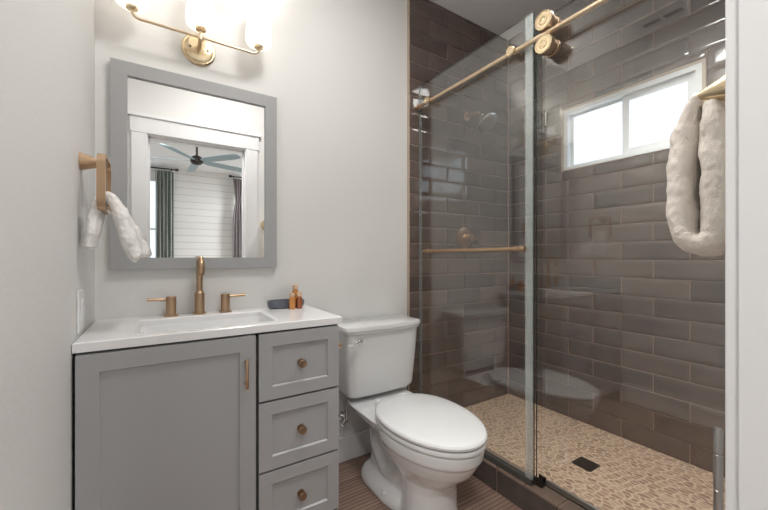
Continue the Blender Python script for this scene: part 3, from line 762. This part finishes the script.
def cloth_path(bm, path, width_dir, seed=0, nu=70, amp=0.0035, round_=2.6):
    """path: list of (point, half width, half thickness); sweeps a soft rounded pad along it"""
    P = [Vector(p[0]) for p in path]
    Q = []; sub = 22
    for i in range(len(P)-1):
        a, b, c, d = P[max(i-1, 0)], P[i], P[i+1], P[min(i+2, len(P)-1)]
        for k in range(sub+(1 if i == len(P)-2 else 0)):
            t = k/sub
            q = 0.5*((2*b)+(c-a)*t+(2*a-5*b+4*c-d)*t*t+(3*b-a-3*c+d)*t**3)
            hw = path[i][1]+(path[i+1][1]-path[i][1])*t; ht = path[i][2]+(path[i+1][2]-path[i][2])*t
            Q.append((q, hw, ht))
    wd = Vector(width_dir).normalized(); rings = []
    # rounded ends
    for (q, hw, ht), idx in zip(Q, range(len(Q))):
        d = (Q[min(idx+1, len(Q)-1)][0]-Q[max(idx-1, 0)][0]).normalized()
        n = d.cross(wd).normalized()
        e = min(1.0, 0.45+0.55*min(idx, len(Q)-1-idx)/5.0)
        r = []
        for k in range(nu*2):
            a = 2*PI*k/(nu*2); c, s = math.cos(a), math.sin(a)
            u = hw*e*math.copysign(abs(c)**(2/round_), c); v = ht*e*math.copysign(abs(s)**(2/round_), s)
            p = q+wd*u+n*v
            f = noise.noise(p*28+Vector((seed, 0, 0)))*amp*1.6+noise.noise(p*95+Vector((0, seed, 0)))*amp*0.6+noise.noise(p*330)*0.0011+noise.noise(p*170)*0.0005
            out = (wd*u/hw+n*v/ht)
            if out.length > 1e-6: p = p+out.normalized()*f
            r.append(p)
        rings.append(r)
    loft(bm, rings)
# left hand towel: pulled through the ring, both ends hanging as an inverted V
lt = thing('hand_towel', 'small white hand towel pulled through the bronze ring on the left wall', 'towel', (-0.146, 1.42, 1.12), 'terry towels on rings')
def towel_left(bm):
    cloth_path(bm, [((-0.180, 1.405, 1.125), 0.055, 0.014), ((-0.172, 1.405, 1.17), 0.058, 0.016), ((-0.164, 1.41, 1.235), 0.052, 0.018), ((-0.152, 1.415, 1.280), 0.045, 0.016), ((-0.128, 1.415, 1.285), 0.045, 0.016),
                    ((-0.102, 1.405, 1.235), 0.052, 0.020), ((-0.082, 1.395, 1.16), 0.056, 0.022), ((-0.062, 1.385, 1.108), 0.050, 0.020), ((-0.052, 1.385, 1.096), 0.048, 0.016)], (0, 1, 0), 3)
mk('towel_fold', towel_left, M['terry'], lt)
mk('towel_fold', lambda bm: cloth_path(bm, [((-0.106, 1.47, 1.24), 0.03, 0.012), ((-0.075, 1.472, 1.19), 0.04, 0.018), ((-0.050, 1.475, 1.13), 0.04, 0.017), ((-0.038, 1.475, 1.10), 0.035, 0.012)], (0, 1, 0), 9), M['terry'], lt)

# right towel on the doorway wall
RX = 0.855
tr2 = thing('towel_ring', 'bronze towel ring with cone mount on the doorway wall, holding the cream towel', 'towel ring', (RX, WF, 1.385))
mk('wall_mount', lambda bm: lathe(bm, (RX-0.04, WF, 1.388), (0, 1, 0), [(0, 0.044), (0.003, 0.044), (0.088, 0.008), (0.098, 0.007)], 36), M['gold'], tr2)
mk('ring', lambda bm: band_ring(bm, (RX, WF+0.090, 1.318), (1, 0, 0), (0, 1, 0), 0.050, 0.110, 0.005, 0.005, 0.018), M['gold'], tr2)
rt = thing('hand_towel', 'thick cream terry towel folded over the ring beside the door casing', 'towel', (RX, 0.23, 1.11), 'terry towels on rings')
def towel_right(bm):
    y = WF+0.090
    cloth_path(bm, [((RX, y+0.004, 1.392), 0.045, 0.008), ((RX, y+0.012, 1.368), 0.058, 0.013), ((RX, y+0.021, 1.325), 0.068, 0.0225), ((RX, y+0.026, 1.26), 0.072, 0.0245), ((RX, y+0.027, 1.18), 0.072, 0.0235), ((RX, y+0.021, 1.140), 0.070, 0.021), ((RX, y+0.000, 1.124), 0.070, 0.022),
                    ((RX, y-0.021, 1.140), 0.070, 0.023), ((RX, y-0.025, 1.20), 0.072, 0.0275), ((RX, y-0.023, 1.28), 0.072, 0.028), ((RX, y-0.018, 1.34), 0.066, 0.021), ((RX, y-0.010, 1.378), 0.045, 0.010)], (1, 0, 0), 5, amp=0.0028)
mk('towel_fold', towel_right, M['terry_cream'], rt)
mk('towel_fold', lambda bm: cloth_path(bm, [((RX, WF+0.040, 1.37), 0.05, 0.008), ((RX, WF+0.022, 1.30), 0.07, 0.014), ((RX, WF+0.020, 1.2), 0.072, 0.016), ((RX, WF+0.020, 1.11), 0.072, 0.016), ((RX, WF+0.020, 1.085), 0.066, 0.012)], (1, 0, 0), 8, amp=0.003), M['terry_cream'], rt)

# light switch plate on the left wall
op = thing('switch_plate', 'white switch plate on the left wall just above the vanity top', 'switch plate', (-0.205, 1.405, 0.93))
mk('plate', bx(-0.205, -0.199, 1.365, 1.440, 0.872, 1.000, bev=0.003), M['plastic'], op, smooth=False)
mk('rocker', bx(-0.1995, -0.195, 1.385, 1.420, 0.903, 0.969, bev=0.002), M['plastic'], op, smooth=False)

# ------------------------------------------------------------------ shower glass
GX = 1.360
fp = thing('fixed_glass_panel', 'fixed clear shower glass panel meeting the tiled wall, with bronze towel bar', 'shower glass', (GX, 1.32, 0.112))
def pane(x, y0, y1, z0, z1, t=0.0045):
    def f(bm):
        box(bm, x-t, x+t, y0, y1, z0, z1)
        for fc in bm.faces: fc.material_index = 0 if abs(fc.calc_center_median().x-x) > t*0.5 else 1
    return f
mk('glass', pane(GX, 0.928, YB-0.012, 0.125, 2.155), [M['glass'], M['glass_edge']], fp, smooth=False)
mk('bottom_channel', bx(GX-0.013, GX+0.013, 0.935, YB-0.012, 0.112, 0.140, bev=0.002), M['track'], fp, smooth=False)
mk('edge_seal', lambda bm: (box(bm, GX-0.010, GX-0.0048, 0.930, 0.966, 0.14, 2.15, bev=0.002), box(bm, GX+0.0048, GX+0.010, 0.930, 0.966, 0.14, 2.15, bev=0.002)), M['seal'], fp, smooth=False)
mk('wall_seal', bx(GX-0.008, GX+0.008, YB-0.014, YB-0.0102, 0.140, 2.155), M['seal'], fp, smooth=False)
BZ = 1.135; BXx = 1.322
hb = mk('towel_bar', lambda bm: (tube(bm, [(BXx, 0.945, BZ), (BXx, 1.2, BZ), (BXx, 1.635, BZ)], 0.0095, 18, 1)), M['brass'], fp)
for y in (0.985, 1.60): mk('bar_post', lambda bm, y=y: (cyl(bm, (BXx, y, BZ), (GX-0.0045, y, BZ), 0.007, n=16), lathe(bm, (GX-0.0045, y, BZ), (-1, 0, 0), [(0, 0.014), (0.006, 0.014), (0.008, 0.008)], 20), lathe(bm, (BXx, y, BZ), (0, 1, 0), [(-0.014, 0.0095), (-0.012, 0.0125), (0.012, 0.0125), (0.014, 0.0095)], 20)), M['brass'], hb)

DXs = 1.392
sd = thing('sliding_glass_door', 'sliding clear shower glass door hung from the rail on round brass rollers', 'shower door', (DXs, 0.53, 0.12))
mk('glass', pane(DXs, WF+0.03, 0.938, 0.124, 2.125), [M['glass'], M['glass_edge']], sd, smooth=False)
RLX, RLZ = 1.335, 2.015
for y in (0.857, 0.262):
    for dz in (0.048, -0.048):
        z = RLZ+dz
        r = mk('roller', lambda bm, y=y, z=z: lathe(bm, (DXs-0.0045, y, z), (-1, 0, 0), [(0, 0.034), (0.016, 0.034), (0.018, 0.030), (0.044, 0.030), (0.046, 0.035), (0.052, 0.0385), (0.062, 0.0385), (0.066, 0.036)], 44), M['dark_bronze'], sd)
        mk('roller_cap', lambda bm, y=y, z=z: lathe(bm, (DXs-0.0705, y, z), (-1, 0, 0), [(0, 0.0375), (0.006, 0.0385), (0.009, 0.036), (0.0095, 0.031), (0.0075, 0.029), (0.0075, 0.019), (0.010, 0.017), (0.0105, 0.012), (0.0085, 0.010), (0.0085, 0.004), (0.010, 0.001)], 44), M['gold'], r)
gd = tag(mk('door_guide', lambda bm: (box(bm, 1.3745, 1.4105, 0.902, 0.935, 0.112, 0.122, bev=0.002), box(bm, 1.3745, 1.383, 0.902, 0.935, 0.122, 0.148, bev=0.002), box(bm, 1.402, 1.4105, 0.902, 0.935, 0.122, 0.148, bev=0.002)), M['dark_metal'], smooth=False), 'small dark guide block on the curb at the end of the fixed glass', 'door guide')
tag(mk('threshold_strip', lambda bm: (box(bm, 1.404, 1.416, WF+0.012, 0.90, 0.112, 0.140, bev=0.003)), M['satin'], smooth=False), 'low metal threshold strip along the curb under the sliding glass', 'threshold')
rl = thing('shower_rail', 'long brass barn-door rail across the top of the shower glass', 'rail', (RLX, 0.9, RLZ))
mk('bar', lambda bm: cyl(bm, (RLX, WF+0.012, RLZ), (RLX, YB-0.030, RLZ), 0.0105, n=20), M['rail'], rl)
for y, s in ((YB-0.011, -1), (WF+0.0085, 1)):
    mk('end_bracket', lambda bm, y=y, s=s: (lathe(bm, (RLX, y, RLZ), (0, s, 0), [(0, 0.016), (0.006, 0.016), (0.008, 0.0135), (0.03, 0.0135), (0.032, 0.0105)], 24)), M['brass'], rl)
for y in (1.595, 1.015):
    mk('standoff', lambda bm, y=y: (cyl(bm, (GX-0.0045, y, RLZ), (RLX-0.02, y, RLZ), 0.009, n=18), lathe(bm, (RLX-0.006, y, RLZ), (-1, 0, 0), [(0, 0.016), (0.004, 0.021), (0.016, 0.021), (0.019, 0.019), (0.019, 0.011), (0.0165, 0.009), (0.0165, 0.002)], 32)), M['gold'], rl)

# ------------------------------------------------------------------ shower fittings
sh = thing('showerhead', 'tilted chrome-faced shower head on a short bronze arm, high on the tiled wall', 'shower head', (1.765, YB-0.010, 2.055))
mk('flange', lambda bm: lathe(bm, (1.755, YB-0.0105, 2.050), (0, -1, 0), [(0, 0.030), (0.004, 0.029), (0.010, 0.014)], 28), M['brass'], sh)
mk('shower_arm', lambda bm: tube(bm, [(1.755, YB-0.012, 2.050), (1.757, YB-0.06, 2.052), (1.762, YB-0.105, 2.045), (1.768, YB-0.13, 2.025)], 0.0095, 16, 6), M['brass'], sh)
hb0 = Vector((1.768, YB-0.128, 2.027)); hax = Vector((0.10, -0.62, -0.78))
hh = mk('head', lambda bm: lathe(bm, hb0, hax, [(0, 0.012), (0.012, 0.018), (0.022, 0.018), (0.03, 0.026), (0.062, 0.058), (0.078, 0.068), (0.086, 0.068), (0.088, 0.064)], 40), M['chrome'], sh)
mk('nozzle_face', lambda bm: [lathe(bm, hb0+hax.normalized()*0.087, hax, [(0, 0.062), (0.002, 0.062)], 36)]+[
    lathe(bm, hb0+hax.normalized()*0.088+frame_of(hax)[0]*(r*math.cos(2*PI*k/n))+frame_of(hax)[1]*(r*math.sin(2*PI*k/n)), hax, [(0, 0.004), (0.004, 0.0025)], 8)
    for r, n in ((0.016, 6), (0.034, 12), (0.051, 18)) for k in range(n)], M['satin'], hh)
va = thing('shower_valve', 'round bronze shower valve with lever on the tiled wall above the towel bar', 'shower valve', (1.735, YB-0.010, 1.23))
mk('valve_plate', lambda bm: lathe(bm, (1.735, YB-0.0105, 1.227), (0, -1, 0), [(0, 0.072), (0.005, 0.071), (0.010, 0.060), (0.012, 0.030)], 40), M['brass'], va)
mk('handle_hub', lambda bm: lathe(bm, (1.735, YB-0.022, 1.227), (0, -1, 0), [(0, 0.026), (0.045, 0.024), (0.062, 0.022), (0.064, 0.018)], 30), M['brass'], va)
mk('handle_lever', lambda bm: tube(bm, [(1.735, YB-0.070, 1.227), (1.765, YB-0.075, 1.218), (1.805, YB-0.080, 1.208)], lambda t: 0.011-0.003*t, 14, 5), M['brass'], va)

dr = thing('floor_drain', 'small square dark drain in the pebble shower floor', 'drain', (1.765, 0.922, 0.082))
def grate(bm):
    x0, x1, y0, y1, z0, z1 = 1.721, 1.809, 0.878, 0.966, 0.082, 0.0855
    for a in range(9):
        xa = x0+(x1-x0)*a/8-0.003; box(bm, xa, xa+0.006, y0, y1, z0+0.001, z1)
    for a in range(9):
        ya = y0+(y1-y0)*a/8-0.003; box(bm, x0, x1, ya, ya+0.006, z0+0.001, z1)
mk('grate', grate, M['dark_metal'], dr, smooth=False)
mk('drain_well', bx(1.720, 1.810, 0.877, 0.967, 0.081, 0.0832), M['black'], dr, smooth=False)

# metal pole standing by the door casing
pol = thing('pole_stand', 'thin satin metal pole standing beside the white door casing at lower right', 'pole', (1.0, 0.245, 0))
px_, py_ = 1.0, 0.247
mk('pole', lambda bm: lathe(bm, (px_, py_, 0.30), (0, 0, 1), [(0, 0.008), (0.305, 0.008), (0.306, 0.0068), (0.309, 0.0068), (0.310, 0.0082), (0.381, 0.0082), (0.382, 0.0068), (0.385, 0.0068), (0.386, 0.0082), (0.432, 0.0082), (0.437, 0.0062)], 24), M['satin'], pol)
mk('base', lambda bm: lathe(bm, (px_, py_, 0.0), (0, 0, 1), [(0, 0.048), (0.004, 0.05), (0.28, 0.046), (0.295, 0.040), (0.302, 0.012)], 32), M['satin'], pol)
